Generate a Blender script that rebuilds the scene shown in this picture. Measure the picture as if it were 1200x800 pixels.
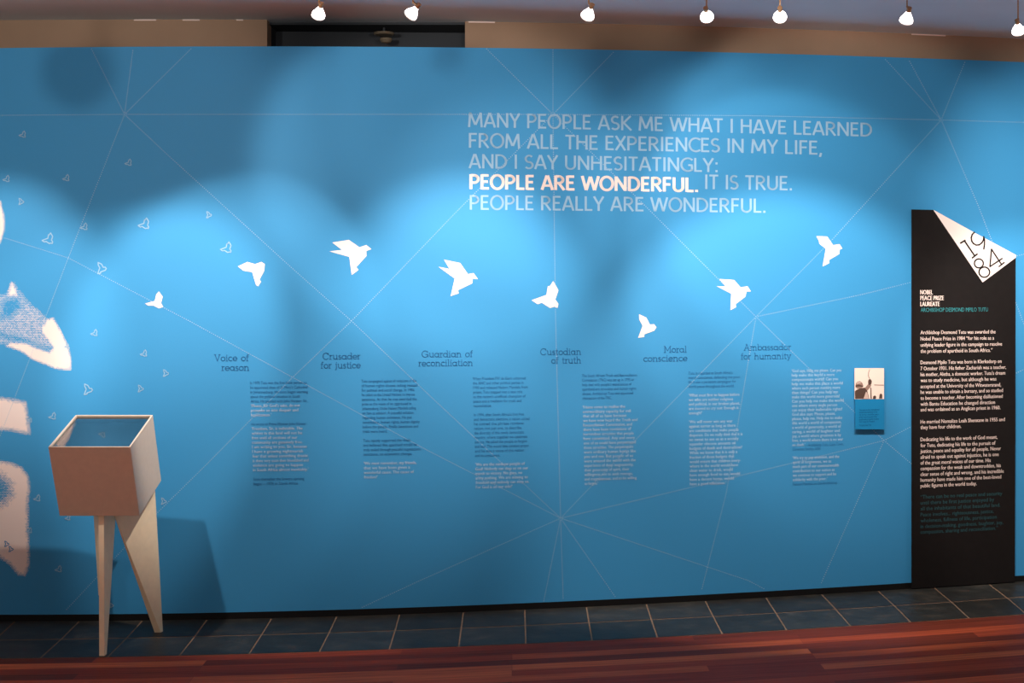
import bpy, bmesh, math, random
import numpy as np
from mathutils import Vector, Matrix

random.seed(7)
C = bpy.context.scene.collection
for o in list(bpy.data.objects):
    bpy.data.objects.remove(o)

# ------------------------------------------------------------------ camera
F = 1690.0          # focal length in pixels of the 1200 x 800 frame
HC = 1.55           # eye height
YH = 330.0          # image row of the horizon
cam_data = bpy.data.cameras.new('camera')
cam = bpy.data.objects.new('camera', cam_data)
C.objects.link(cam)
cam.location = (0, 0, HC)
cam.rotation_euler = (math.pi / 2, 0, 0)
cam_data.sensor_width = 36
cam_data.sensor_fit = 'HORIZONTAL'
cam_data.lens = 36 * F / 1200
cam_data.shift_y = -(400 - YH) / 1200
cam_data.clip_start = 0.05
bpy.context.scene.camera = cam

# ------------------------------------------------------------------ world, exposure
vs = bpy.context.scene.view_settings
vs.view_transform = 'Standard'
vs.look = 'None'
vs.gamma = 1
vs.use_curve_mapping = False
vs.exposure = 0.0
world = bpy.data.worlds.new('world')
bpy.context.scene.world = world
world.use_nodes = True
bg = world.node_tree.nodes['Background']
bg.inputs[0].default_value = (1.0, 0.90, 0.86, 1)
bg.inputs[1].default_value = 0.36

WARM = (1.0, 0.90, 0.84)


def spot(name, loc, target, energy, angle, blend, radius=0.03, color=WARM, parent=None):
    l = bpy.data.lights.new(name, 'SPOT')
    l.energy = energy
    l.spot_size = math.radians(angle)
    l.spot_blend = blend
    l.shadow_soft_size = radius
    l.color = color
    o = bpy.data.objects.new(name, l)
    C.objects.link(o)
    d = (Vector(target) - Vector(loc)).normalized()
    o.rotation_euler = d.to_track_quat('-Z', 'Y').to_euler()
    o.location = loc
    if parent is not None:
        o.parent = parent
        o.matrix_parent_inverse = parent.matrix_basis.inverted()
    return o


# ------------------------------------------------------------------ plan curves of the place
def curve(points, deg):
    xs, ys = zip(*points)
    co = np.polyfit(xs, ys, deg)
    dc = np.polyder(co)
    a, b = -60.0, 1260.0

    def f(x):
        if x < a:
            return float(np.polyval(co, a) + (x - a) * np.polyval(dc, a))
        if x > b:
            return float(np.polyval(co, b) + (x - b) * np.polyval(dc, b))
        return float(np.polyval(co, x))
    return f


yb = curve([(0, 728), (150, 727), (300, 724.3), (450, 720.3), (600, 715.3), (750, 707.8), (900, 699.3), (1068, 690), (1200, 681)], 3)
yt = curve([(0, 56), (150, 55), (300, 54.8), (450, 55), (600, 55.7), (700, 57.5), (820, 60.8), (900, 63), (1000, 66), (1100, 69), (1200, 72.5)], 3)
yw = curve([(0, 772), (125, 769.5), (300, 766), (450, 761.5), (600, 754.8), (760, 747), (900, 740), (1075, 728), (1200, 720)], 3)
yj = curve([(0, 750), (150, 747.5), (310, 743.3), (470, 738.7), (600, 733), (765, 726.5), (900, 718.5), (1040, 709.5), (1178, 701)], 3)
yc = curve([(0, 23.5), (300, 23.5), (550, 24.8), (700, 27.5), (900, 33.5), (1050, 39), (1200, 45.5)], 3)
ZC = 2.83


def D(px):
    return F * HC / (yb(px) - YH)


def P(px, z, off=0.0):
    d = D(px)
    k = (d - off) / d
    return Vector(((px - 600) * d / F * k, d * k, HC + (z - HC) * k))


def zat(px, py):
    return HC - (py - YH) * D(px) / F


def W(px, py, off=0.0):
    return P(px, zat(px, py), off)


def G(px, py, z=0.0):                       # a point of the floor (height z)
    d = F * (HC - z) / (py - YH)
    return Vector(((px - 600) * d / F, d, z))


def at(px, py, d):
    return Vector(((px - 600) * d / F, d, HC - (py - YH) * d / F))


def DB(px):                                 # the beige wall behind the blue one
    return (ZC - HC) * F / (YH - yc(px))


# room lamps beyond the picture's upper and left edge, one of them an added fill: (location, aim pixel on the wall, watts, cone, blend, bulb radius)
ROOM = [
    ((-2.29, 5.17, 2.58), (0, 357), 126, 39.0, 0.75, 0.022),
    ((-2.00, 5.00, 2.62), (315, 495), 142, 50.3, 0.45, 0.022),
    ((-1.75, 2.55, 2.55), (125, 195), 115, 36.0, 0.70, 0.04),
    ((-0.90, 2.55, 2.55), (105, 200), 140, 34.0, 0.70, 0.04),  # added fill beside the lamp above, lightens the round shadow at upper left
    ((-1.17, 3.83, 2.48), (495, 205), 172, 32.5, 0.37, 0.08),
    ((0.14, 4.09, 2.47), (602, 117), 52, 38.4, 0.30, 0.08),
    ((0.88, 4.67, 2.48), (962, 227), 122, 42.0, 0.33, 0.08),
    ((2.48, 4.88, 2.45), (1248, 255), 316, 41.6, 0.99, 0.08),
    ((0.18, 4.52, 2.52), (625, 294), 96, 42.4, 0.71, 0.08),
]
for loc_, px_, w_, ang_, bl_, rad_ in ROOM:
    spot('room_lamp', loc_, W(*px_), w_, ang_, bl_, rad_)
for x_, y_ in ((-1.7, 2.4), (1.4, 2.5)):     # added area fills over the room, lighting the floor for its warm bounce
    a_ = bpy.data.lights.new('bounce_fill', 'AREA')
    a_.shape = 'SQUARE'
    a_.size = 0.5
    a_.energy = 62
    a_.spread = math.radians(70)
    a_.color = (1.0, 0.88, 0.78)
    ao = bpy.data.objects.new('bounce_fill', a_)
    ao.location = (x_, y_, 2.80)
    C.objects.link(ao)

# ------------------------------------------------------------------ materials
MATS = {}


def mat(name, col, rough=0.6, spec=0.3, noise=0.0, scale=8.0, emit=None, estr=0.0, metal=0.0, bump=0.0):
    m = bpy.data.materials.new(name)
    m.use_nodes = True
    nt = m.node_tree
    b = nt.nodes['Principled BSDF']
    b.inputs['Roughness'].default_value = rough
    b.inputs['Specular IOR Level'].default_value = spec
    b.inputs['Metallic'].default_value = metal
    c = (*col, 1)
    b.inputs['Base Color'].default_value = c
    if noise > 0 or bump > 0:
        tc = nt.nodes.new('ShaderNodeTexCoord')
        n = nt.nodes.new('ShaderNodeTexNoise')
        n.inputs['Scale'].default_value = scale
        n.inputs['Detail'].default_value = 6
        nt.links.new(tc.outputs['Object'], n.inputs['Vector'])
        if noise > 0:
            r = nt.nodes.new('ShaderNodeValToRGB')
            r.color_ramp.elements[0].position = 0.3
            r.color_ramp.elements[1].position = 0.7
            r.color_ramp.elements[0].color = tuple(max(0, x * (1 - noise)) for x in col) + (1,)
            r.color_ramp.elements[1].color = tuple(min(1, x * (1 + noise)) for x in col) + (1,)
            nt.links.new(n.outputs['Fac'], r.inputs['Fac'])
            nt.links.new(r.outputs['Color'], b.inputs['Base Color'])
        if bump > 0:
            bp = nt.nodes.new('ShaderNodeBump')
            bp.inputs['Strength'].default_value = bump
            bp.inputs['Distance'].default_value = 0.004
            nt.links.new(n.outputs['Fac'], bp.inputs['Height'])
            nt.links.new(bp.outputs['Normal'], b.inputs['Normal'])
    if emit:
        b.inputs['Emission Color'].default_value = (*emit, 1)
        b.inputs['Emission Strength'].default_value = estr
    MATS[name] = m
    return m


def lin(r, g, b):
    f = lambda v: (v / 255 / 12.92) if v / 255 <= 0.04045 else ((v / 255 + 0.055) / 1.055) ** 2.4
    return (f(r), f(g), f(b))


M_BLUE = mat('printed_blue', lin(56, 142, 192), 0.62, 0.25, 0.02, 260)
M_WHITE = mat('printed_white', lin(236, 220, 211), 0.6, 0.2)
M_PALE = mat('printed_pale_blue', lin(142, 182, 208), 0.6, 0.2)
M_LINE = mat('printed_line_white', lin(165, 190, 208), 0.6, 0.2)
M_SOFT = mat('printed_soft_white', lin(178, 207, 228), 0.6, 0.2)
M_NAVY = mat('printed_dark_blue', lin(32, 94, 142), 0.6, 0.2)
M_BLACK = mat('black_board', lin(24, 21, 20), 0.5, 0.15, 0.1, 30)
M_PLINTH = mat('black_plinth', lin(16, 15, 15), 0.5, 0.2)
M_TEAL = mat('printed_teal', lin(62, 150, 155), 0.6, 0.2)
M_DTEAL = mat('printed_dark_teal', lin(40, 78, 82), 0.6, 0.2)
M_CREAM = mat('printed_cream', lin(246, 226, 214), 0.6, 0.2)
M_BEIGE = mat('beige_plaster', lin(168, 140, 116), 0.8, 0.2, 0.04, 6)
M_CEIL = mat('ceiling_paint', lin(232, 238, 242), 0.85, 0.2, 0.02, 4)
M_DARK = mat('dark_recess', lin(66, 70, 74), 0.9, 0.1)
M_CASE = mat('case_board', lin(228, 208, 184), 0.55, 0.3, 0.03, 40)
M_PLY = mat('leg_board', lin(246, 226, 190), 0.5, 0.3, 0.04, 30)
M_GROUT = mat('grout', lin(150, 122, 98), 0.85, 0.1, 0.12, 30)
M_BRASS = mat('lamp_brass', lin(190, 150, 110), 0.35, 0.5, metal=0.8)
M_CHROME = mat('lamp_chrome', lin(205, 200, 198), 0.25, 0.5, metal=0.9)
M_GLOW = mat('lamp_glow', (1, 0.95, 0.92), 0.4, 0.3, emit=(1.0, 0.90, 0.88), estr=9.0)
M_LENS = mat('lamp_lens', lin(220, 214, 210), 0.15, 0.5, emit=(1.0, 0.88, 0.78), estr=0.5)
M_CARD = mat('card_blue', lin(20, 128, 180), 0.5, 0.3)
M_CARDTX = mat('card_text', lin(12, 78, 122), 0.6, 0.2)
M_PHOTO = mat('photo_paper', lin(246, 222, 206), 0.5, 0.3)
M_INK = mat('photo_dark', lin(84, 66, 58), 0.5, 0.2)
M_INKM = mat('photo_mid', lin(150, 124, 110), 0.5, 0.2)
M_INKL = mat('photo_light', lin(206, 182, 168), 0.5, 0.2)
M_DIM = mat('dim_fitting', lin(120, 108, 90), 0.5, 0.3)


def slate_material():
    m = bpy.data.materials.new('slate_tile')
    m.use_nodes = True
    nt = m.node_tree
    b = nt.nodes['Principled BSDF']
    tc = nt.nodes.new('ShaderNodeTexCoord')
    at_ = nt.nodes.new('ShaderNodeAttribute')
    at_.attribute_name = 'tone'
    n = nt.nodes.new('ShaderNodeTexNoise')
    n.inputs['Scale'].default_value = 9
    n.inputs['Detail'].default_value = 8
    n.inputs['Roughness'].default_value = 0.65
    nt.links.new(tc.outputs['Object'], n.inputs['Vector'])
    r = nt.nodes.new('ShaderNodeValToRGB')
    e = r.color_ramp.elements
    e[0].position = 0.3
    e[0].color = (*lin(40, 40, 38), 1)
    e[1].position = 0.75
    e[1].color = (*lin(86, 76, 64), 1)
    k = e.new(0.55)
    k.color = (*lin(56, 55, 50), 1)
    nt.links.new(n.outputs['Fac'], r.inputs['Fac'])
    mx = nt.nodes.new('ShaderNodeMix')
    mx.data_type = 'RGBA'
    mx.blend_type = 'MULTIPLY'
    mx.inputs['Factor'].default_value = 1
    nt.links.new(r.outputs['Color'], mx.inputs['A'])
    nt.links.new(at_.outputs['Color'], mx.inputs['B'])
    nt.links.new(mx.outputs['Result'], b.inputs['Base Color'])
    b.inputs['Roughness'].default_value = 0.42
    b.inputs['Specular IOR Level'].default_value = 0.2
    bp = nt.nodes.new('ShaderNodeBump')
    bp.inputs['Strength'].default_value = 0.35
    bp.inputs['Distance'].default_value = 0.004
    nt.links.new(n.outputs['Fac'], bp.inputs['Height'])
    nt.links.new(bp.outputs['Normal'], b.inputs['Normal'])
    return m


def wood_material():
    m = bpy.data.materials.new('wood_strip_floor')
    m.use_nodes = True
    nt = m.node_tree
    b = nt.nodes['Principled BSDF']
    uv = nt.nodes.new('ShaderNodeUVMap')
    uv.uv_map = 'UVMap'
    br = nt.nodes.new('ShaderNodeTexBrick')
    br.offset = 0.37
    br.offset_frequency = 3
    br.inputs['Scale'].default_value = 1
    br.inputs['Brick Width'].default_value = 1.25
    br.inputs['Row Height'].default_value = 0.082
    br.inputs['Mortar Size'].default_value = 0.0009
    br.inputs['Color1'].default_value = (0, 0, 0, 1)
    br.inputs['Color2'].default_value = (1, 1, 1, 1)
    br.inputs['Mortar'].default_value = (0.25, 0.25, 0.25, 1)
    nt.links.new(uv.outputs['UV'], br.inputs['Vector'])
    ramp = nt.nodes.new('ShaderNodeValToRGB')
    e = ramp.color_ramp.elements
    e[0].position = 0.0
    e[0].color = (*lin(104, 50, 36), 1)
    e[1].position = 1.0
    e[1].color = (*lin(214, 116, 70), 1)
    k = e.new(0.35)
    k.color = (*lin(152, 64, 42), 1)
    k = e.new(0.65)
    k.color = (*lin(172, 78, 48), 1)
    nt.links.new(br.outputs['Color'], ramp.inputs['Fac'])
    mp = nt.nodes.new('ShaderNodeMapping')
    mp.inputs['Scale'].default_value = (1.6, 40, 1)
    nt.links.new(uv.outputs['UV'], mp.inputs['Vector'])
    n = nt.nodes.new('ShaderNodeTexNoise')
    n.inputs['Scale'].default_value = 1.6
    n.inputs['Detail'].default_value = 7
    nt.links.new(mp.outputs['Vector'], n.inputs['Vector'])
    g = nt.nodes.new('ShaderNodeValToRGB')
    g.color_ramp.elements[0].position = 0.3
    g.color_ramp.elements[0].color = (0.62, 0.58, 0.58, 1)
    g.color_ramp.elements[1].position = 0.72
    g.color_ramp.elements[1].color = (1.18, 1.15, 1.12, 1)
    nt.links.new(n.outputs['Fac'], g.inputs['Fac'])
    mx = nt.nodes.new('ShaderNodeMix')
    mx.data_type = 'RGBA'
    mx.blend_type = 'MULTIPLY'
    mx.inputs['Factor'].default_value = 1
    nt.links.new(ramp.outputs['Color'], mx.inputs['A'])
    nt.links.new(g.outputs['Color'], mx.inputs['B'])
    nt.links.new(mx.outputs['Result'], b.inputs['Base Color'])
    b.inputs['Roughness'].default_value = 0.5
    b.inputs['Specular IOR Level'].default_value = 0.06
    return m


M_SLATE = slate_material()
M_WOOD = wood_material()


def glass_material():
    m = bpy.data.materials.new('case_glass')
    m.use_nodes = True
    nt = m.node_tree
    nt.nodes.remove(nt.nodes['Principled BSDF'])
    out = nt.nodes['Material Output']
    tr = nt.nodes.new('ShaderNodeBsdfTransparent')
    tr.inputs[0].default_value = (0.80, 0.86, 0.88, 1)
    gl = nt.nodes.new('ShaderNodeBsdfGlossy')
    gl.inputs['Roughness'].default_value = 0.02
    fr = nt.nodes.new('ShaderNodeFresnel')
    fr.inputs['IOR'].default_value = 3.2
    mx = nt.nodes.new('ShaderNodeMixShader')
    nt.links.new(fr.outputs[0], mx.inputs[0])
    nt.links.new(tr.outputs[0], mx.inputs[1])
    nt.links.new(gl.outputs[0], mx.inputs[2])
    nt.links.new(mx.outputs[0], out.inputs['Surface'])
    return m


M_GLASS = glass_material()


# ------------------------------------------------------------------ object helpers
def tag(o, label=None, cat=None, group=None, kind=None):
    if label:
        o['label'] = label
    if cat:
        o['category'] = cat
    if group:
        o['group'] = group
    if kind:
        o['kind'] = kind
    return o


def empty(name, loc=(0, 0, 0)):
    o = bpy.data.objects.new(name, None)
    o.location = loc
    o.empty_display_size = 0.05
    C.objects.link(o)
    return o


def adopt(o, parent):
    if parent is not None:
        o.parent = parent
        o.matrix_parent_inverse = parent.matrix_basis.inverted()
    return o


class MB:
    """Collects vertices and faces for one mesh."""

    def __init__(self):
        self.v, self.f, self.mi = [], [], []

    def poly(self, pts, mi=0):
        n = len(self.v)
        self.v += [tuple(p) for p in pts]
        self.f.append(tuple(range(n, n + len(pts))))
        self.mi.append(mi)

    def add(self, verts, faces, mi=0):
        n = len(self.v)
        self.v += [tuple(p) for p in verts]
        for f in faces:
            self.f.append(tuple(i + n for i in f))
            self.mi.append(mi)

    def prism(self, front, back, mi=0):
        """Closed solid between two equal outlines."""
        n = len(front)
        verts = list(front) + list(back)
        faces = [tuple(range(n)), tuple(range(2 * n - 1, n - 1, -1))]
        for i in range(n):
            j = (i + 1) % n
            faces.append((j, i, n + i, n + j))
        self.add(verts, faces, mi)

    def box(self, c, s, R=None, mi=0):
        hx, hy, hz = (x / 2 for x in s)
        vs_ = [Vector((x, y, z)) for x in (-hx, hx) for y in (-hy, hy) for z in (-hz, hz)]
        if R is not None:
            vs_ = [R @ v for v in vs_]
        vs_ = [v + Vector(c) for v in vs_]
        self.add(vs_, [(0, 1, 3, 2), (4, 6, 7, 5), (0, 4, 5, 1), (2, 3, 7, 6), (0, 2, 6, 4), (1, 5, 7, 3)], mi)

    def tube(self, a, b, r, n=12, r2=None, mi=0):
        a, b = Vector(a), Vector(b)
        r2 = r if r2 is None else r2
        d = (b - a).normalized()
        u = d.orthogonal().normalized()
        w = d.cross(u)
        va = [a + (u * math.cos(t) + w * math.sin(t)) * r for t in [2 * math.pi * i / n for i in range(n)]]
        vb = [b + (u * math.cos(t) + w * math.sin(t)) * r2 for t in [2 * math.pi * i / n for i in range(n)]]
        self.prism(va, vb, mi)

    def lathe(self, base, axis, prof, n=20, mi=0):
        """Surface of revolution: prof is a list of (distance along axis, radius)."""
        base = Vector(base)
        d = Vector(axis).normalized()
        u = d.orthogonal().normalized()
        w = d.cross(u)
        vv, ff = [], []
        for s, r in prof:
            for i in range(n):
                t = 2 * math.pi * i / n
                vv.append(base + d * s + (u * math.cos(t) + w * math.sin(t)) * r)
        for k in range(len(prof) - 1):
            for i in range(n):
                j = (i + 1) % n
                ff.append((k * n + i, k * n + j, (k + 1) * n + j, (k + 1) * n + i))
        self.add(vv, ff, mi)

    def build(self, name, mats, parent=None, bevel=0.0, smooth=False, recalc=True):
        me = bpy.data.meshes.new(name)
        me.from_pydata(self.v, [], self.f)
        mats = mats if isinstance(mats, (list, tuple)) else [mats]
        for m in mats:
            me.materials.append(m)
        me.polygons.foreach_set('material_index', self.mi)
        if smooth:
            me.polygons.foreach_set('use_smooth', [True] * len(self.f))
        if recalc:
            bm = bmesh.new()
            bm.from_mesh(me)
            bmesh.ops.recalc_face_normals(bm, faces=bm.faces)
            bm.to_mesh(me)
            bm.free()
        me.update()
        o = bpy.data.objects.new(name, me)
        C.objects.link(o)
        adopt(o, parent)
        if bevel:
            bv = o.modifiers.new('bevel', 'BEVEL')
            bv.width = bevel
            bv.segments = 2
            bv.limit_method = 'ANGLE'
        return o


# ------------------------------------------------------------------ floor: wood strips and two rows of slate
XS = list(range(-420, 1661, 40))
fl = MB()
wood_uv = []
rows = [0.0, 0.6, 1.4, 2.6, 4.2, 6.4]
wood_pts = [[None] * len(rows) for _ in XS]
for i, x in enumerate(XS):
    e = G(x, yw(x))
    for k, s in enumerate(rows):
        wood_pts[i][k] = (Vector((e.x, e.y - s, 0)), (e.x, s))
for i in range(len(XS) - 1):
    for k in range(len(rows) - 1):
        q = [wood_pts[i][k], wood_pts[i][k + 1], wood_pts[i + 1][k + 1], wood_pts[i + 1][k]]
        fl.poly([p[0] for p in q], 0)
        wood_uv.append([p[1] for p in q])
n_wood = len(fl.f)
for i in range(len(XS) - 1):                # grout bed under the slate, running on behind the blue wall
    a, b = XS[i], XS[i + 1]
    pa, pb = G(a, yw(a)), G(b, yw(b))
    qa, qb = P(a, 0), P(b, 0)
    fl.poly([pa + Vector((0, 0, -0.0012)), pb + Vector((0, 0, -0.0012)), Vector((qb.x, qb.y + 1.6, -0.0012)), Vector((qa.x, qa.y + 1.6, -0.0012))], 1)
JOINTS = [(-57, -112), (18.7, -32), (94, 47), (168, 126), (243.5, 210), (319, 291.5), (395, 374), (468.5, 456), (543, 537.5), (615, 616),
          (687, 694), (757, 770.5), (826, 846.5), (897, 922), (962, 997), (1028, 1067.5), (1093, 1136), (1157, 1203), (1219, 1270), (1280, 1334)]
tile_tone = {}
for i in range(len(JOINTS) - 1):
    (t0, b0), (t1, b1) = JOINTS[i], JOINTS[i + 1]
    m0 = t0 + (b0 - t0) * (yj(t0) - yb(t0)) / (yw(b0) - yb(t0))
    m1 = t1 + (b1 - t1) * (yj(t1) - yb(t1)) / (yw(b1) - yb(t1))
    cols = ([G(t0, yb(t0) - 1), G(m0, yj(m0)), G(b0, yw(b0))], [G(t1, yb(t1) - 1), G(m1, yj(m1)), G(b1, yw(b1))])
    for r in (0, 1):
        A, B, E, H = cols[0][r], cols[1][r], cols[1][r + 1], cols[0][r + 1]
        c = (A + B + E + H) / 4
        q = []
        for p in (A, B, E, H):
            d = c - p
            g = 0.0035
            q.append(p + Vector((math.copysign(g, d.x), math.copysign(.0065, d.y), 0)))
        top = [p + Vector((0, 0, 0.0006)) for p in q]
        tile_tone[len(fl.f)] = random.uniform(0.75, 1.25)
        fl.poly(top, 2)
floor = fl.build('floor', [M_WOOD, M_GROUT, M_SLATE], recalc=False)
uvl = floor.data.uv_layers.new(name='UVMap')
for fi, uvs in enumerate(wood_uv):
    for li, uv in zip(floor.data.polygons[fi].loop_indices, uvs):
        uvl.data[li].uv = uv
ca = floor.data.color_attributes.new('tone', 'FLOAT_COLOR', 'CORNER')
for fi, t in tile_tone.items():
    w = random.uniform(-0.06, 0.06)
    for li in floor.data.polygons[fi].loop_indices:
        ca.data[li].color = (t * (1 + w), t, t * (1 - w), 1)
tag(floor, kind='structure')
# make all faces look up
bm = bmesh.new(); bm.from_mesh(floor.data)
bm.normal_update()
for f in bm.faces:
    if f.normal.z < 0:
        f.normal_flip()
bm.to_mesh(floor.data); bm.free()

# ------------------------------------------------------------------ ceiling
ce = MB()
x0, x1 = -5.2, 5.8
ce.box(((x0 + x1) / 2, 4.3, ZC + 0.05), (x1 - x0, 9.2, 0.1))
ceiling = ce.build('ceiling', M_CEIL)
tag(ceiling, kind='structure')

# ------------------------------------------------------------------ beige wall behind, with a dark recess
def BW(px, z, extra=0.0):
    d = DB(px) + extra
    return Vector(((px - 600) * DB(px) / F, d, z))


bw = MB()
def strip(xs, z0, z1, mi):
    for a, b in zip(xs[:-1], xs[1:]):
        bw.prism([BW(a, z0), BW(b, z0), BW(b, z1), BW(a, z1)],
                 [BW(a, z0, .12), BW(b, z0, .12), BW(b, z1, .12), BW(a, z1, .12)], mi)
left = list(range(-420, 300, 60)) + [313]
right = [545] + list(range(600, 1661, 60))
mid = [313, 370, 430, 490, 545]
strip(left, 0, ZC, 0)
strip(right, 0, ZC, 0)
strip(mid, 0, 2.30, 0)
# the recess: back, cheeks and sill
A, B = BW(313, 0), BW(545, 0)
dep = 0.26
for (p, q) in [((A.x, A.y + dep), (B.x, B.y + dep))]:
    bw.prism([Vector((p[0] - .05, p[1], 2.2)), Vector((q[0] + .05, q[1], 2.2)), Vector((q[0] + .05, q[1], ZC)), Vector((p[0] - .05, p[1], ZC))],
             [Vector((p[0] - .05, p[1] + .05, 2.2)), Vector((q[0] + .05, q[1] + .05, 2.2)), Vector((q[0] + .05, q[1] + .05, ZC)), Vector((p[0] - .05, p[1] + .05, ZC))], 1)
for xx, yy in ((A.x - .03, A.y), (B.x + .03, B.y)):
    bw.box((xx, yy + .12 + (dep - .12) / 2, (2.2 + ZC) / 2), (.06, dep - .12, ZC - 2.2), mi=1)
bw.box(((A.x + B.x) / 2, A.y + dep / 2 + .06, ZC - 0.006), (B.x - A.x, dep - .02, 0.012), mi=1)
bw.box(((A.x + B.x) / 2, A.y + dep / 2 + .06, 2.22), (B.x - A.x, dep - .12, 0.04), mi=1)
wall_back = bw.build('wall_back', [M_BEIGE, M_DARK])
tag(wall_back, kind='structure')

# thin pale filler strips where wall and ceiling meet
tr = MB()
for a, b in ((157, 183), (214, 234), (277, 285), (549, 580), (1068, 1108)):
    p, q = BW(a, 0), BW(b, 0)
    tr.prism([Vector((p.x, p.y - .004, ZC - .006)), Vector((q.x, q.y - .004, ZC - .006)), Vector((q.x, q.y - .004, ZC)), Vector((p.x, p.y - .004, ZC))],
             [Vector((p.x, p.y, ZC - .006)), Vector((q.x, q.y, ZC - .006)), Vector((q.x, q.y, ZC)), Vector((p.x, p.y, ZC))])
tag(tr.build('trim_1', M_CREAM), kind='structure')

# ------------------------------------------------------------------ blue printed display wall
wall = empty('printed_mural', (P(600, 0).x, P(600, 0).y + .03, 0))
tag(wall, 'long blue printed display wall with white birds, dotted lines and columns of text', 'mural')
ZP = 0.031
pm = MB()
for a, b in zip(XS[:-1], XS[1:]):
    za, zb = zat(a, yt(a)), zat(b, yt(b))
    fa = [P(a, ZP), P(b, ZP), P(b, zb), P(a, za)]
    pm.prism(fa, [p + Vector((0, .045, 0)) for p in fa])
me_o = pm.build('panel', M_BLUE, wall)
bm = bmesh.new(); bm.from_mesh(me_o.data)
bmesh.ops.remove_doubles(bm, verts=bm.verts, dist=1e-5)
seen = {}
kill = []
for f in bm.faces:
    k = tuple(sorted(v.index for v in f.verts))
    if k in seen:
        kill += [f, seen[k]]
    seen[k] = f
bmesh.ops.delete(bm, geom=list(set(kill)), context='FACES_ONLY')
bm.to_mesh(me_o.data); bm.free()
pl = MB()
for a, b in zip(XS[:-1], XS[1:]):
    fa = [P(a, 0), P(b, 0), P(b, ZP), P(a, ZP)]
    pl.prism([p + Vector((0, -.001, 0)) for p in fa], [p + Vector((0, .045, 0)) for p in fa])
tag(pl.build('plinth', M_PLINTH, wall), 'narrow black plinth strip')

OFF_HALF, OFF_LINE, OFF_TEXT = 0.0006, 0.0010, 0.0014


# halftone portrait patches -------------------------------------------------
def sdist(poly, x, y):
    inside = False
    best = 1e9
    n = len(poly)
    for i in range(n):
        (ax, ay), (bx, by) = poly[i], poly[(i + 1) % n]
        if (ay > y) != (by > y) and x < (bx - ax) * (y - ay) / (by - ay) + ax:
            inside = not inside
        dx, dy = bx - ax, by - ay
        t = max(0, min(1, ((x - ax) * dx + (y - ay) * dy) / (dx * dx + dy * dy + 1e-9)))
        best = min(best, math.hypot(x - ax - t * dx, y - ay - t * dy))
    return best if inside else -best


rnd = random.Random(3)


def halftone(name, region, tones, cell=1.5):
    """Printed dots: tones are (polygon, tone, softness in px, add or cut)."""
    m = MB()
    X0, Y0, X1, Y1 = region
    r = 0
    y = Y0
    while y < Y1:
        x = X0 + (cell / 2 if r % 2 else 0)
        while x < X1:
            t = 0.0
            for poly, tone, soft, mode in tones:
                k = max(0, min(1, 0.5 + sdist(poly, x, y) / soft))
                if mode == '+':
                    t = max(t, tone * k)
                else:
                    t = t * (1 - k * (1 - tone))
            if 0 < t < 0.97:
                t += rnd.uniform(-.22, .22) * min(1, 3 * t)
            if t > 0.06:
                t = min(1, t)
                s = cell * (0.54 if t > 0.93 else 0.5 * math.sqrt(t))
                m.poly([W(x - s, y - s, OFF_HALF), W(x - s, y + s, OFF_HALF), W(x + s, y + s, OFF_HALF), W(x + s, y - s, OFF_HALF)])
            x += cell
        y += cell
        r += 1
    return m.build(name, M_WHITE, wall, recalc=False)


EAR = [(-40, 228), (0, 236), (4.5, 255), (4.5, 270), (0, 284), (-40, 290)]
halftone('portrait_patch', (-30, 222, 14, 296), [(EAR, 1, 4, '+')])
NGREY = [(-40, 352), (8, 345), (14, 330), (30, 351), (58, 376), (62, 400), (60, 410), (28, 404), (0, 402), (-40, 400)]
NTIP = [(9, 347), (14, 332), (19, 340), (20, 346)]
NBRIGHT = [(55, 375), (62, 373), (72, 390), (80, 408), (83, 424), (82, 433), (65, 431), (40, 421), (25, 411), (8, 405), (12, 402), (28, 402), (45, 409), (58, 413), (63, 408), (58, 400), (50, 390), (49, 384)]
NHOLE = [(2, 352), (22, 348), (26, 360), (16, 370), (0, 374)]
NHOLE2 = [(-10, 390), (20, 392), (48, 403), (58, 408), (40, 404), (10, 400)]
halftone('portrait_patch', (-30, 326, 92, 442), [(NGREY, .30, 6, '+'), (NHOLE, .15, 10, '-'), (NHOLE2, .3, 6, '-'), (NTIP, 1, 6, '+'), (NBRIGHT, 1, 4, '+')], 1.6)
LIP = [(-40, 466), (0, 467), (14, 469), (29, 472), (31, 484), (33, 498), (34, 507), (26, 506), (14, 503), (0, 502), (-40, 500)]
halftone('portrait_patch', (-30, 460, 42, 518), [(LIP, 1, 7, '+')])
CHIN = [(-40, 536), (0, 541), (12, 543), (24, 548), (32, 558), (34, 570), (32, 590), (32, 620), (33, 645), (33, 662), (29, 673), (22, 672), (12, 660), (0, 652), (-40, 640)]
CHOLE = [(-20, 552), (2, 556), (13, 566), (14, 580), (6, 590), (-20, 596)]
halftone('portrait_patch', (-30, 530, 42, 690), [(CHIN, 1, 6, '+'), (CHOLE, .12, 14, '-')])

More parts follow.
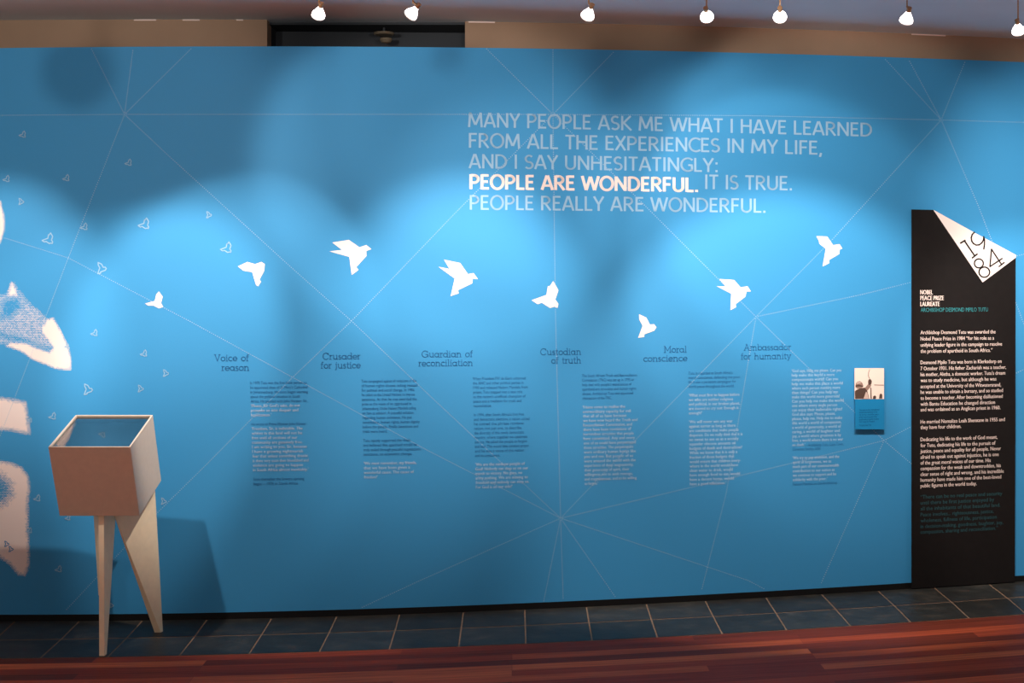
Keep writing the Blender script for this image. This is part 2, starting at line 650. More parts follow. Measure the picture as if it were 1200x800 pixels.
# dotted constellation lines -------------------------------------------------
NA, NB, NCC, ND, NE, NF, NG, NH, NI = (146, 134), (648, 134), (1103, 140.5), (412, 376), (886, 371), (657, 607), (80, 302), (343, 442), (1036, 516)
LINES = [
    [(-60, 135.5), NA], [NA, (400, 134), NB], [NB, (880, 135.5), NCC], [NCC, (1290, 146)],
    [NA, (107, 57)], [NA, (156, 57)], [NA, (224, 57)],
    [NA, NG, (0, 511), (-20, 560)], [NA, (195, 180), (340, 312), ND], [ND, (500, 460), NF],
    [(-60, 262), (0, 277), NG, (220, 375), NH], [NH, (500, 527), NF],
    [ND, (533, 250), NB], [NB, (720, 60)], [ND, NH], [NH, (240, 546), (185, 600), (78, 714)],
    [NB, (648, 57)], [NB, (651, 370), NF], [NB, (570, 57)], [NB, (760, 245), NE],
    [NE, (975, 281), NCC], [NCC, (1037, 69)], [NCC, (1065, 70)], [NCC, (1131, 72)],
    [NCC, (1146, 240), (1191, 356), (1230, 460)], [NE, (1010, 345), (1191, 300), (1260, 282)],
    [NE, (745, 515), NF], [NE, (879, 411), (851, 578), (822, 692)], [NE, (933, 417), NI], [NI, (1095, 566)],
    [NF, (780, 578), (930, 542), NI], [NI, (1191, 437), (1260, 404)], [NI, (962, 684)],
    [NF, (490, 681), (423, 712)], [NF, (637, 705)], [NF, (660, 703)], [NF, (721, 699)], [NF, (877, 680), (896, 690)],
]
for pts in LINES:
    m = MB()
    pos = 0.0
    step = 2.6
    for (ax, ay), (bx, by) in zip(pts[:-1], pts[1:]):
        L = math.hypot(bx - ax, by - ay)
        s = pos
        while s < L:
            x, y = ax + (bx - ax) * s / L, ay + (by - ay) * s / L
            r = 0.56
            m.poly([W(x - r, y - .25, OFF_LINE), W(x - .25, y + r, OFF_LINE), W(x + r, y + .25, OFF_LINE), W(x + .25, y - r, OFF_LINE)])
            s += step
        pos = s - L
    m.build('dotted_line', M_LINE, wall, recalc=False)

# birds -------------------------------------------------------------------------
def crop(pts, ox, oy, s):
    return [(ox + x / s, oy + y / s) for x, y in pts]


BIRDS = [
    crop([(185, 645), (203, 670), (195, 700), (205, 718), (185, 725), (160, 712), (135, 712), (120, 702), (165, 690), (172, 660)], 140, 180, 4),
    crop([(555, 528), (600, 507), (635, 517), (665, 507), (682, 517), (678, 550), (657, 590), (664, 600), (650, 622), (640, 615), (622, 555), (580, 548)], 140, 180, 4),
    crop([(228, 157), (318, 143), (375, 183), (412, 170), (440, 193), (412, 203), (413, 230), (358, 290), (370, 305), (333, 333), (320, 235), (212, 205), (280, 197)], 340, 250, 4.615),
    crop([(832, 250), (920, 268), (962, 328), (992, 322), (1016, 355), (987, 352), (985, 378), (908, 415), (912, 432), (868, 447), (890, 352), (802, 288), (862, 300)], 340, 250, 4.615),
    crop([(290, 115), (327, 180), (305, 245), (327, 275), (320, 305), (300, 295), (268, 305), (210, 268), (180, 278), (138, 250), (242, 212), (252, 150), (265, 152)], 600, 310, 6),
    crop([(893, 348), (945, 372), (970, 420), (1000, 418), (1016, 440), (1000, 465), (930, 490), (930, 508), (886, 515), (918, 430), (895, 385)], 600, 310, 6),
    crop([(245, 382), (345, 388), (388, 437), (435, 430), (457, 465), (428, 465), (420, 500), (355, 550), (358, 570), (320, 590), (325, 480), (228, 430), (290, 432)], 800, 260, 5.714),
    crop([(895, 95), (968, 97), (1008, 155), (1050, 148), (1070, 178), (1052, 185), (1048, 215), (980, 255), (983, 275), (937, 298), (958, 180), (915, 145), (912, 125)], 800, 260, 5.714),
]


def flat_poly(outline, off):
    """Triangulated flat outline laid on the wall."""
    bm = bmesh.new()
    vs_ = [bm.verts.new((x, -y, 0)) for x, y in outline]
    f = bm.faces.new(vs_)
    bmesh.ops.triangulate(bm, faces=[f])
    bm.verts.index_update()
    verts = [W(v.co.x, -v.co.y, off) for v in bm.verts]
    faces = [tuple(v.index for v in f.verts) for f in bm.faces]
    bm.free()
    return verts, faces


BIRD_LABEL = ['small white bird, wings spread, leftmost', 'white bird diving', 'white bird with forked wings', 'white bird with forked wings, tilted', 'white bird flying up', 'small white bird, lowest', 'white bird beside the line node', 'white bird flying highest near the black panel']
for b, lb in zip(BIRDS, BIRD_LABEL):
    m = MB()
    m.add(*flat_poly(b, OFF_TEXT))
    o = m.build('bird_print', M_WHITE, wall, recalc=False)
    o['label'] = lb


def stroke(m, pts, w, off, closed=False, fn=W):
    n = len(pts)
    for i in range(n if closed else n - 1):
        (ax, ay), (bx, by) = pts[i], pts[(i + 1) % n]
        L = math.hypot(bx - ax, by - ay)
        if L < 1e-6:
            continue
        ux, uy = (bx - ax) / L, (by - ay) / L
        e = w * 0.3
        ax2, ay2, bx2, by2 = ax - ux * e, ay - uy * e, bx + ux * e, by + uy * e
        nx, ny = -uy * w / 2, ux * w / 2
        m.poly([fn(ax2 + nx, ay2 + ny, off), fn(ax2 - nx, ay2 - ny, off), fn(bx2 - nx, by2 - ny, off), fn(bx2 + nx, by2 + ny, off)])


def norm(poly):
    xs, ys = zip(*poly)
    cx, cy = (min(xs) + max(xs)) / 2, (min(ys) + max(ys)) / 2
    s = max(max(xs) - min(xs), max(ys) - min(ys))
    return [((x - cx) / s, (y - cy) / s) for x, y in poly]


UP, SIDE = norm(BIRDS[4]), norm(BIRDS[5])
SMALL = [(26, 157, 7.5, UP), (150, 190, 7.5, UP), (7, 209, 7.5, UP), (77, 208, 7.5, UP), (98, 265, 8, UP), (55.5, 279, 12.5, UP), (168, 261.5, 12.5, UP), (264.5, 289.5, 12.5, UP),
         (110, 389.5, 7.5, UP), (168, 413.5, 7.5, UP), (61, 487, 8, UP), (43, 583, 7.5, UP), (68, 666, 7.5, UP), (79, 606, 6, UP), (34.5, 492, 5, UP), (34, 621, 6, UP), (78, 405, 5, UP),
         (25, 236, 7.5, SIDE), (119.5, 314, 13, SIDE), (245, 251.5, 7.5, SIDE), (103.5, 456, 12.5, SIDE), (194.5, 437, 8, SIDE), (165, 455, 8, SIDE), (192, 587, 7.5, SIDE), (131, 709, 5.5, SIDE)]
for x, y, s, shp in SMALL:
    m = MB()
    stroke(m, [(x + px * s, y + py * s) for px, py in shp], 1.25 if s > 10 else 1.0, OFF_TEXT, True)
    m.build('outline_bird_print', M_PALE, wall, recalc=False)
for x, y in ((8, 637), (13, 643)):
    m = MB()
    stroke(m, [(x + px * 6.5, y + py * 6.5) for px, py in SIDE], 0.9, OFF_TEXT, True)
    m.build('outline_bird_print', M_BLUE, wall, recalc=False)

# ------------------------------------------------------------------ lettering
_font_cache = {}


def glyph_mesh(text):
    key = text
    if key in _font_cache:
        return _font_cache[key]
    cu = bpy.data.curves.new('lettering', 'FONT')
    cu.body = text
    cu.size = 1
    cu.resolution_u = 2
    cu.fill_mode = 'FRONT'
    ob = bpy.data.objects.new('lettering', cu)
    C.objects.link(ob)
    dg = bpy.context.evaluated_depsgraph_get()
    dg.update()
    ev = ob.evaluated_get(dg)
    me = ev.to_mesh()
    verts = [(v.co.x, v.co.y) for v in me.vertices]
    faces = [tuple(p.vertices) for p in me.polygons]
    ev.to_mesh_clear()
    bpy.data.objects.remove(ob)
    bpy.data.curves.remove(cu)
    _font_cache[key] = (verts, faces)
    return verts, faces


CAP = max(y for _, y in glyph_mesh('H')[0])


def write(m, text, x0, x1, base, cap, bold=0.0, off=OFF_TEXT):
    """One line of lettering from pixel column x0 to x1, standing on row base."""
    verts, faces = glyph_mesh(text)
    xs = [v[0] for v in verts]
    lo, hi = min(xs), max(xs)
    sx = (x1 - x0) / (hi - lo)
    sy = cap / CAP * D(x0) / F
    z0 = zat(x0, base)
    for k in ((0,) if bold == 0 else (-bold, bold)):
        m.add([P(x0 + (x - lo + k) * sx, z0 + y * sy, off) for x, y in verts], faces)


# slab-serif section titles, drawn stroke by stroke
def arc(cx, cy, r, a0, a1, n=14, ry=None):
    ry = r if ry is None else ry
    return [(cx + r * math.cos(math.radians(a0 + (a1 - a0) * i / n)), cy + ry * math.sin(math.radians(a0 + (a1 - a0) * i / n))) for i in range(n + 1)]


X, S = 0.64, 0.10          # x-height, serif reach


def ser(x, y, l=S, r=S):
    return [(x - l, y), (x + r, y)]


GL = {
    'o': (.74, [arc(.37, .32, .31, 0, 360, 22)]),
    'c': (.66, [arc(.37, .32, .31, 45, 315, 18)]),
    'e': (.72, [arc(.37, .32, .31, 0, 318, 20), [(.06, .32), (.68, .32)]]),
    'a': (.82, [arc(.36, .32, .30, 0, 360, 22), [(.67, 0), (.67, X)], ser(.67, 0, 0, .12)]),
    'd': (.82, [arc(.36, .32, .30, 0, 360, 22), [(.67, 0), (.67, 1.0)], ser(.67, 0, 0, .12), ser(.67, 1.0, .14, 0)]),
    'b': (.78, [arc(.44, .32, .30, 0, 360, 22), [(.13, 0), (.13, 1.0)], ser(.13, 1.0, .13, 0)]),
    'r': (.5, [[(.15, 0), (.15, X)], ser(.15, 0, .12, .16), ser(.15, X, .12, 0), arc(.40, .36, .25, 180, 75, 8, .27)]),
    's': (.52, [arc(.25, .475, .16, 30, 270, 10), arc(.25, .165, .175, 90, -150, 10)]),
    'n': (.84, [[(.16, 0), (.16, X)], ser(.16, 0, .12, .12), ser(.16, X, .12, 0), arc(.41, .37, .25, 180, 0, 12, .26), [(.66, .37), (.66, 0)], ser(.66, 0, .12, .12)]),
    'h': (.84, [[(.16, 0), (.16, 1.0)], ser(.16, 0, .12, .12), ser(.16, 1.0, .12, 0), arc(.41, .37, .25, 180, 0, 12, .26), [(.66, .37), (.66, 0)], ser(.66, 0, .12, .12)]),
    'm': (1.24, [[(.16, 0), (.16, X)], ser(.16, 0, .12, .1), ser(.16, X, .12, 0), arc(.38, .38, .22, 180, 0, 10, .25), [(.60, .38), (.60, 0)], ser(.60, 0, .1, .1),
                 arc(.82, .38, .22, 180, 0, 10, .25), [(1.04, .38), (1.04, 0)], ser(1.04, 0, .1, .12)]),
    'u': (.84, [[(.16, X), (.16, .27)], ser(.16, X, .12, 0), arc(.41, .27, .25, 180, 360, 12, .26), [(.66, X), (.66, 0)], ser(.66, X, .12, 0), ser(.66, 0, 0, .12)]),
    'i': (.36, [[(.18, 0), (.18, X)], ser(.18, 0, .13, .13), ser(.18, X, .13, 0), [(.18, .84), (.18, .95)]]),
    'l': (.36, [[(.18, 0), (.18, 1.0)], ser(.18, 0, .13, .13), ser(.18, 1.0, .13, 0)]),
    't': (.46, [[(.2, .9), (.2, .14)], arc(.34, .15, .14, 180, 300, 6), [(.04, X), (.40, X)]]),
    'f': (.46, [[(.18, 0), (.18, .82)], arc(.33, .82, .15, 180, 60, 6), [(.03, X), (.40, X)], ser(.18, 0, .12, .14)]),
    'j': (.36, [[(.2, X), (.2, -.1)], arc(.06, -.1, .14, 0, -110, 6), ser(.2, X, .13, 0), [(.2, .84), (.2, .95)]]),
    'y': (.76, [[(.12, X), (.37, .03)], [(.64, X), (.32, -.22), (.14, -.24)], ser(.12, X, .1, .12), ser(.64, X, .12, .1)]),
    'V': (.94, [[(.1, 1), (.46, 0), (.82, 1)], ser(.1, 1, .1, .14), ser(.82, 1, .14, .1)]),
    'C': (1.0, [arc(.5, .5, .46, 40, 320, 24, .5), [(.86, .72), (.86, .98)]]),
    'G': (1.1, [arc(.52, .5, .48, 40, 350, 26, .5), [(.62, .42), (1.0, .42)], [(.98, .42), (.98, .05)], [(.9, .72), (.9, .98)]]),
    'M': (1.22, [[(.18, 0), (.18, 1), (.6, .25), (1.02, 1), (1.02, 0)], ser(.18, 0, .14, .14), ser(1.02, 0, .14, .14), ser(.18, 1, .14, 0), ser(1.02, 1, 0, .14)]),
    'A': (1.0, [[(.12, 0), (.5, 1), (.88, 0)], [(.27, .36), (.73, .36)], ser(.12, 0, .12, .14), ser(.88, 0, .14, .12), [(.36, 1), (.5, 1)]]),
    ' ': (.5, []),
}


def slab(m, text, x0, x1, base, cap, w=0.105):
    pen = 0.0
    strokes = []
    for ch in text:
        adv, ss = GL[ch]
        for s in ss:
            strokes.append([(pen + x, y) for x, y in s])
        pen += adv + 0.03
    lo = min(x for s in strokes for x, _ in s)
    hi = max(x for s in strokes for x, _ in s)
    k = (x1 - x0) / (hi - lo)
    z0, sz = zat(x0, base), cap * D(x0) / F
    fn = lambda x, y, off: P(x0 + (x - lo) * k, z0 + y * sz, off)
    for s in strokes:
        stroke(m, s, w, OFF_TEXT, False, fn)


TITLES = [
    [('Voice of', 251.2, 291.3, 422.4, 7.4), ('reason', 259.8, 291.7, 433.6, 7.4)],
    [('Crusader', 378.5, 422.2, 420.5, 7.4), ('for justice', 376, 422.4, 431, 7.4)],
    [('Guardian of', 494.6, 553.8, 418, 7.4), ('reconciliation', 490.6, 553.8, 428.5, 7.4)],
    [('Custodian', 633.6, 680.8, 415.3, 7.3), ('of truth', 646.4, 680.8, 425.3, 7.3)],
    [('Moral', 778.3, 804.6, 412.4, 7.2), ('conscience', 754.5, 805.3, 423, 7.2)],
    [('Ambassador', 871.7, 926.8, 410, 7.1), ('for humanity', 868.3, 927, 420.5, 7.1)],
]
for t in TITLES:
    m = MB()
    for s, a, b, y, c in t:
        slab(m, s, a, b, y + 0.4, c)
    m.build('section_title', M_NAVY, wall, recalc=False)

# main quotation: a plain condensed sans, drawn stroke by stroke
SANS = {
    'A': (.70, [[(.05, 0), (.33, 1)], [(.65, 0), (.37, 1)], [(.15, .30), (.55, .30)]]),
    'D': (.72, [[(.10, 0), (.10, 1)], [(.10, .94), (.30, .94)], arc(.28, .5, .36, 90, -90, 16, .44), [(.30, .06), (.10, .06)]]),
    'E': (.54, [[(.10, 0), (.10, 1)], [(.10, .94), (.48, .94)], [(.10, .52), (.44, .52)], [(.10, .06), (.50, .06)]]),
    'F': (.52, [[(.10, 0), (.10, 1)], [(.10, .94), (.48, .94)], [(.10, .50), (.44, .50)]]),
    'G': (.72, [arc(.43, .5, .37, 48, 312, 20, .46), [(.66, .10), (.66, .47)], [(.45, .47), (.70, .47)]]),
    'C': (.64, [arc(.42, .5, .36, 52, 308, 20, .46)]),
    'H': (.70, [[(.10, 0), (.10, 1)], [(.60, 0), (.60, 1)], [(.10, .52), (.60, .52)]]),
    'I': (.24, [[(.12, 0), (.12, 1)]]),
    'K': (.66, [[(.10, 0), (.10, 1)], [(.58, 1), (.17, .50)], [(.17, .54), (.62, 0)]]),
    'L': (.50, [[(.10, 0), (.10, 1)], [(.10, .06), (.48, .06)]]),
    'M': (.88, [[(.08, 0), (.14, 1)], [(.14, .99), (.43, .16)], [(.45, .16), (.74, .99)], [(.74, 1), (.80, 0)]]),
    'N': (.72, [[(.10, 0), (.10, 1)], [(.10, .97), (.62, .03)], [(.62, 0), (.62, 1)]]),
    'O': (.80, [arc(.40, .5, .34, 0, 360, 28, .46)]),
    'P': (.60, [[(.10, 0), (.10, 1)], [(.10, .94), (.28, .94)], arc(.28, .69, .24, 90, -90, 12, .25), [(.28, .44), (.10, .44)]]),
    'R': (.64, [[(.10, 0), (.10, 1)], [(.10, .94), (.28, .94)], arc(.28, .71, .23, 90, -90, 12, .23), [(.28, .48), (.10, .48)], [(.28, .48), (.58, 0)]]),
    'S': (.54, [arc(.28, .715, .20, 45, 270, 12, .225), arc(.26, .27, .21, 90, -140, 12, .22)]),
    'T': (.58, [[(.29, 0), (.29, 1)], [(.03, .94), (.55, .94)]]),
    'U': (.70, [[(.10, 1), (.10, .32)], arc(.35, .32, .25, 180, 360, 12, .27), [(.60, .32), (.60, 1)]]),
    'V': (.66, [[(.05, 1), (.32, .02)], [(.34, .02), (.61, 1)]]),
    'W': (1.0, [[(.04, 1), (.26, .02)], [(.27, .02), (.49, .96)], [(.51, .96), (.73, .02)], [(.74, .02), (.96, 1)]]),
    'X': (.62, [[(.05, 0), (.57, 1)], [(.05, 1), (.57, 0)]]),
    'Y': (.62, [[(.04, 1), (.31, .45)], [(.58, 1), (.31, .45)], [(.31, .50), (.31, 0)]]),
    ',': (.24, [[(.13, .13), (.07, -.16)]]),
    '.': (.26, [[(.12, 0), (.12, .15)]]),
    ':': (.28, [[(.13, 0), (.13, .15)], [(.13, .56), (.13, .71)]]),
    ' ': (.30, []),
}


def sans(m, text, x0, x1, base, cap, w):
    pen, strokes = 0.0, []
    for ch in text:
        adv, ss = SANS[ch]
        for q_ in ss:
            strokes.append([(pen + x, y) for x, y in q_])
        pen += adv + .03
    lo = min(x for q_ in strokes for x, _ in q_) - w / 2
    hi = max(x for q_ in strokes for x, _ in q_) + w / 2
    k = (x1 - x0) / (hi - lo)
    z0, sz = zat(x0, base), cap * D(x0) / F
    fn = lambda x, y, off: P(x0 + (x - lo) * k, z0 + y * sz, off)
    for q_ in strokes:
        n = len(q_)
        for i in range(n - 1):                # butt joints for straight strokes, overlaps along curves
            (ax, ay), (bx, by) = q_[i], q_[i + 1]
            L = math.hypot(bx - ax, by - ay)
            ux, uy = (bx - ax) / L, (by - ay) / L
            e = .02 if n > 2 else 0
            nx, ny = -uy * w / 2, ux * w / 2
            ax, ay, bx, by = ax - ux * e, ay - uy * e, bx + ux * e, by + uy * e
            m.poly([fn(ax + nx, ay + ny, OFF_TEXT), fn(ax - nx, ay - ny, OFF_TEXT), fn(bx - nx, by - ny, OFF_TEXT), fn(bx + nx, by + ny, OFF_TEXT)])


QUOTE = [('MANY PEOPLE ASK ME WHAT I HAVE LEARNED', 548.5, 1022, 148.8, 17.2), ('FROM ALL THE EXPERIENCES IN MY LIFE,', 549.5, 963.5, 172.9, 17.2),
         ('AND I SAY UNHESITATINGLY:', 549, 841, 197, 16.8), ('IT IS TRUE.', 826.5, 928, 221.4, 17), ('PEOPLE REALLY ARE WONDERFUL.', 550.5, 897, 245.6, 17.2)]
m = MB()
for t, a, b, y, c in QUOTE:
    sans(m, t, a, b, y, c, .125)
m.build('quotation_lettering', M_PALE, wall, recalc=False)['label'] = 'pale blue capital lettering of the quotation'
m = MB()
sans(m, 'PEOPLE ARE WONDERFUL.', 550, 818, 221.4, 17.2, .168)
m.build('quotation_lettering', M_WHITE, wall, recalc=False)['label'] = 'bold white capital lettering in the quotation'


# columns: first row centre, row pitch, left edge at first and last row, rows of (row, d/w, right edge, text[, left edge])
COLS = [
    (448.7, 5.37, 293, 297, 22, [
        (0, 'd', 359.3, 'In 1975 Tutu was the first black person to'), (1, 'd', 360.3, "be appointed dean of St Mary's Cathedral"), (2, 'd', 360.8, 'in Johannesburg. He soon began warning'),
        (3, 'd', 351.5, 'about the political situation in South'), (4, 'd', 360, 'Africa. He pleaded with John Vorster: Sir,'),
        (5, 'w', 351.5, '\u2018Please, for God\u2019s sake, do not'), (6, 'w', 349.5, 'provoke us into despair and'), (7, 'w', 318, 'hopelessness.\u2019'),
        (9, 'd', 359.5, 'He wrote to Prime Minister John Vorster:'),
        (10, 'w', 354.5, '\u2018Freedom, Sir, is indivisible. The'), (11, 'w', 354, 'whites in this land will not be'), (12, 'w', 348.5, 'free until all sections of our'),
        (13, 'w', 354.5, 'community are genuinely free.'), (14, 'w', 359.5, 'I am writing to you, Sir, because'), (15, 'w', 355, 'I have a growing nightmarish'),
        (16, 'w', 361, 'fear that unless something drastic'), (17, 'w', 361.5, 'is done very soon then bloodshed and'), (18, 'w', 355, 'violence are going to happen'),
        (19, 'w', 361.5, 'in South Africa almost inevitably.\u2019'),
        (21, 'd', 356.5, 'Soon thereafter the Soweto uprising'), (22, 'd', 349, 'began \u2013 1976 in South Africa')]),
    (446.6, 5.36, 423.5, 426.7, 21, [
        (0, 'd', 488, 'Tutu campaigned against all violations of the'), (1, 'd', 489, 'of human rights abuses, asking instead'), (2, 'd', 485.5, 'for political and social change. In 1986'),
        (3, 'd', 486, 'he called on the United Nations to impose'), (4, 'd', 488.5, 'sanctions. At that he was awarded the'), (5, 'd', 482, 'prize as the voice of an oppressed in'),
        (6, 'd', 487.5, 'Johannesburg. Under Nelson Mandela calling'), (7, 'd', 484.5, 'on him as advisor. A peaceful solution'), (8, 'd', 482.5, 'regarding human existence. He put'),
        (9, 'd', 492, 'constitution, human rights, human dignity'), (10, 'd', 490, 'before the people. Finally detentions and'), (11, 'd', 454, 'trials were heard.'),
        (13, 'd', 481, 'Tutu openly supported the ideals'), (14, 'd', 488.5, 'and believed that apartheid would be'), (15, 'd', 493.5, 'truly ended through peaceful negotiations,'), (16, 'd', 483, 'sanctions, an economic change.'),
        (18, 'w', 488, '\u2018We must remember, my friends,'), (19, 'w', 480.5, 'that we have been given a'), (20, 'w', 485, 'wonderful cause. The cause of'), (21, 'w', 442.5, 'freedom!\u2019')]),
    (443.7, 5.3, 554, 557.7, 24, [
        (0, 'd', 616, 'When President FW de Klerk unbanned'), (1, 'd', 613.5, 'the ANC and other political parties in'), (2, 'd', 618.5, '1990 and released Nelson Mandela from'),
        (3, 'd', 612, 'prison, Tutu stepped into a new role'), (4, 'd', 616, "as the nation's unofficial champion of"), (5, 'd', 611, 'peace and a mediator for truth and'), (6, 'd', 576, 'reconciliation.'),
        (8, 'd', 614, "In 1994, after South Africa's first free"), (9, 'd', 620.5, 'and democratic elections, a nation united'), (10, 'd', 614, 'he coined the phrase rainbow'), (11, 'd', 611, 'nation, not just one, to describe'),
        (12, 'd', 614, 'the diversity of this newly democratic'), (13, 'd', 618, 'country, where together we celebrate'), (14, 'd', 617.5, 'our joy. He asked the people to forgive'), (15, 'd', 620, 'and heal. This would take constant prayer'),
        (16, 'd', 614, 'and he was a voice of the nation'), (17, 'd', 586, 'and its conscience.'),
        (19, 'w', 615, '\u2018We are the rainbow people of'), (20, 'w', 619, 'God! Nobody can stop us on our'), (21, 'w', 612, 'march to victory. No guns, no'), (22, 'w', 618.5, 'army nothing. We are moving to'), (23, 'w', 620, 'freedom and nobody can stop us.'), (24, 'w', 600.5, 'For God is on our side!\u2019')]),
    (440.3, 5.27, 682, 685.2, 24, [
        (0, 'd', 746.5, 'The South African Truth and Reconciliation'), (1, 'd', 743, 'Commission (TRC) was set up in 1995 to'), (2, 'd', 740, "help deal with people's experiences of"), (3, 'd', 745.5, 'apartheid-era atrocities and human rights'),
        (4, 'd', 742, 'abuses. Archbishop Tutu was appointed'), (5, 'd', 717, 'chairperson of the TRC.'),
        (7, 'w', 732.5, '\u2018I have come to realise the'), (8, 'w', 739, 'extraordinary capacity for evil'), (9, 'w', 734, 'that all of us have because'), (10, 'w', 747, 'we have now heard the Truth and'), (11, 'w', 740.5, 'Reconciliation Commission, and'),
        (12, 'w', 739.5, 'there have been revelations of'), (13, 'w', 742.5, 'horrendous atrocities that people'), (14, 'w', 744, 'have committed. Any and every'), (15, 'w', 745, 'one of us could have perpetrated'), (16, 'w', 742, 'those atrocities. The perpetrators'),
        (17, 'w', 745, 'were ordinary human beings like'), (18, 'w', 742, 'you and me. But people of us'), (19, 'w', 745, 'were amazed the world with the'), (20, 'w', 742.5, 'experience of deep magnanimity,'), (21, 'w', 737.5, 'their generosity of spirit, their'),
        (22, 'w', 741.5, 'willingness not to seek revenge,'), (23, 'w', 746, 'and magnanimous, and to be willing'), (24, 'w', 701, 'to forgive.\u2019')]),
    (437.4, 5.19, 806.8, 808.6, 25, [
        (0, 'd', 858.5, 'Tutu is regarded as South Africa\u2019s'), (1, 'd', 868, 'moral conscience, defending the poor.'), (2, 'd', 862.5, 'He is also a persistent campaigner for'), (3, 'd', 860.5, 'world peace throughout the world.'),
        (5, 'w', 866.5, '\u2018What must first to happen before'), (6, 'w', 859, 'we who are neither religious'), (7, 'w', 867, 'and political, in our broken planet,'), (8, 'w', 865.5, 'are moved to cry out: Enough is'), (9, 'w', 823, 'enough!\u2019'),
        (11, 'w', 858.5, '\u2018We will never win any war'), (12, 'w', 862, 'against terror as long as there'), (13, 'w', 865.5, 'are conditions that make people'), (14, 'w', 870, 'desperate. Do we really think that it is'), (15, 'w', 865.5, 'no sweat to see us as a society'), (16, 'w', 862, 'squander obscene amounts on'),
        (17, 'w', 869.5, 'budgets of death and destruction?'), (18, 'w', 864, 'While we know that it is only a'), (19, 'w', 860.5, 'fraction of those budgets that'), (20, 'w', 868, 'would ensure that children every-'), (21, 'w', 865, 'where in the world would have'), (22, 'w', 858.5, 'clean water to drink, would'),
        (23, 'w', 867, 'have enough food to eat, would'), (24, 'w', 860, 'have a decent home, would'), (25, 'w', 851, 'have a good education.\u2019')]),
    (434.7, 5.1, 927.8, 929.2, 26, [
        (0, 'w', 986, '\u2018God says, Help me please. Can you'), (1, 'w', 978, 'help make this world a more'), (2, 'w', 982, 'compassionate world? Can you'), (3, 'w', 987.5, 'help me make this place a world'), (4, 'w', 984.5, 'where each person matters more'), (5, 'w', 982, 'than things? Can you help me'),
        (6, 'w', 984, 'make this world more generous?'), (7, 'w', 988.5, 'Can you help me make the world'), (8, 'w', 981, 'one where every single person'), (9, 'w', 987, 'can enjoy their inalienable rights?'), (10, 'w', 979, 'God also says: Please, please,'), (11, 'w', 987, 'please, help me. Help me to make'),
        (12, 'w', 986, 'this world a world of compassion,'), (13, 'w', 985.5, 'a world of generosity, a world of'), (14, 'w', 984, 'caring, a world of laughter and'), (15, 'w', 985.5, 'joy, a world where greatness is by'), (16, 'w', 988, 'love, a world where there is no war'), (17, 'w', 943.5, 'no death.\u2019'),
        (17, 'd', 988.5, 'Archbishop Tutu, Cape Town,', 947), (18, 'd', 961.5, 'Christmas Sunday, 2000'),
        (20, 'w', 983.5, '\u2018We try to pay attention, and the'), (21, 'w', 974, 'spirit of forgiveness, we as'), (22, 'w', 983, 'much part of our commonwealth'), (23, 'w', 978, 'contribution to our nation as'), (24, 'w', 980, 'we continue to support and be'), (25, 'w', 969.5, 'solidarity with the poor.\u2019'),
        (26, 'd', 981, 'Nelson Mandela on the Archbishop')]),
]
for y0, pitch, xa, xb, nl, rws in COLS:
    paras, prev = [], None
    for r in rws:                                   # a paragraph is a run of rows in one ink
        if prev is None or r[1] != prev[1] or r[0] > prev[0] + 1:
            paras.append((r[1], []))
        paras[-1][1].append(r)
        prev = r
    for kind, rr in paras:
        m = MB()
        for r in rr:
            i, _, xr, txt = r[:4]
            xl = r[4] if len(r) > 4 else xa + (xb - xa) * i / nl
            write(m, txt, xl, xr, y0 + pitch * i + 1.35, 3.3 if kind == 'd' else 3.4, 0.0 if kind == 'd' else 0.018)
        m.build('paragraph_lettering', M_NAVY if kind == 'd' else M_SOFT, wall, recalc=False)['label'] = 'fine dark blue lettering' if kind == 'd' else 'fine white lettering'

# ------------------------------------------------------------------ black information panel
OB = 0.022
panel = empty('information_panel', P(1129, 0, .012))
tag(panel, 'tall black information panel with white folded corner reading 1984', 'information panel')
m = MB()
out = [(1068, 245.3), (1094, 245.8), (1110, 269.3), (1130, 298.8), (1151.5, 330.4), (1170, 316.6), (1190.3, 301.5), (1190, 500), (1189.3, yb(1189.3) - .3), (1160, yb(1160) - .3), (1130, yb(1130) - .3), (1100, yb(1100) - .3), (1068, yb(1068) - .3), (1068, 500)]
v1, f1 = flat_poly(out, OB)
v2 = [W(x, y, .008) for x, y in out]
n = len(out)
m.add(v1 + v2, f1 + [tuple(i + n for i in reversed(f)) for f in f1] + [(i, (i + 1) % n, n + (i + 1) % n, n + i) for i in range(n)])
m.build('board', M_BLACK, panel)
m = MB()
cor = [(1093.6, 245.6), (1142, 272.4), (1191, 298.8), (1190.4, 301.8), (1171, 316.3), (1151.5, 330.8), (1130, 299.2)]
v1, f1 = flat_poly(cor, OB + .004)
v2 = [W(x, y, .012) for x, y in cor]
n = len(cor)
m.add(v1 + v2, f1 + [tuple(i + n for i in reversed(f)) for f in f1] + [(i, (i + 1) % n, n + (i + 1) % n, n + i) for i in range(n)])
m.build('folded_corner', M_WHITE, panel)['label'] = 'white folded corner'
m = MB()
q = lambda pts: crop(pts, 1080, 240, 8)
OT = OB + .0052
for pts in ([(402, 337), (499, 479)], [(365, 358), (408, 333)], [(475, 497), (522, 460)]):
    stroke(m, q(pts), 1.9, OT)
stroke(m, q([(495, 257), (474, 278), (466, 308), (470, 338), (486, 362), (512, 376), (540, 374), (565, 355), (580, 330), (583, 304)]), 1.7, OT)
stroke(m, q([(581, 296), (590, 330), (590, 370), (583, 415)]), 1.7, OT)
stroke(m, q([(537 + 42 * math.cos(t), 548 + 42 * math.sin(t)) for t in [i * math.pi / 9 for i in range(18)]]), 1.7, OT, True)
stroke(m, q([(588 + 50 * math.cos(t), 630 + 48 * math.sin(t)) for t in [i * math.pi / 9 for i in range(18)]]), 1.7, OT, True)
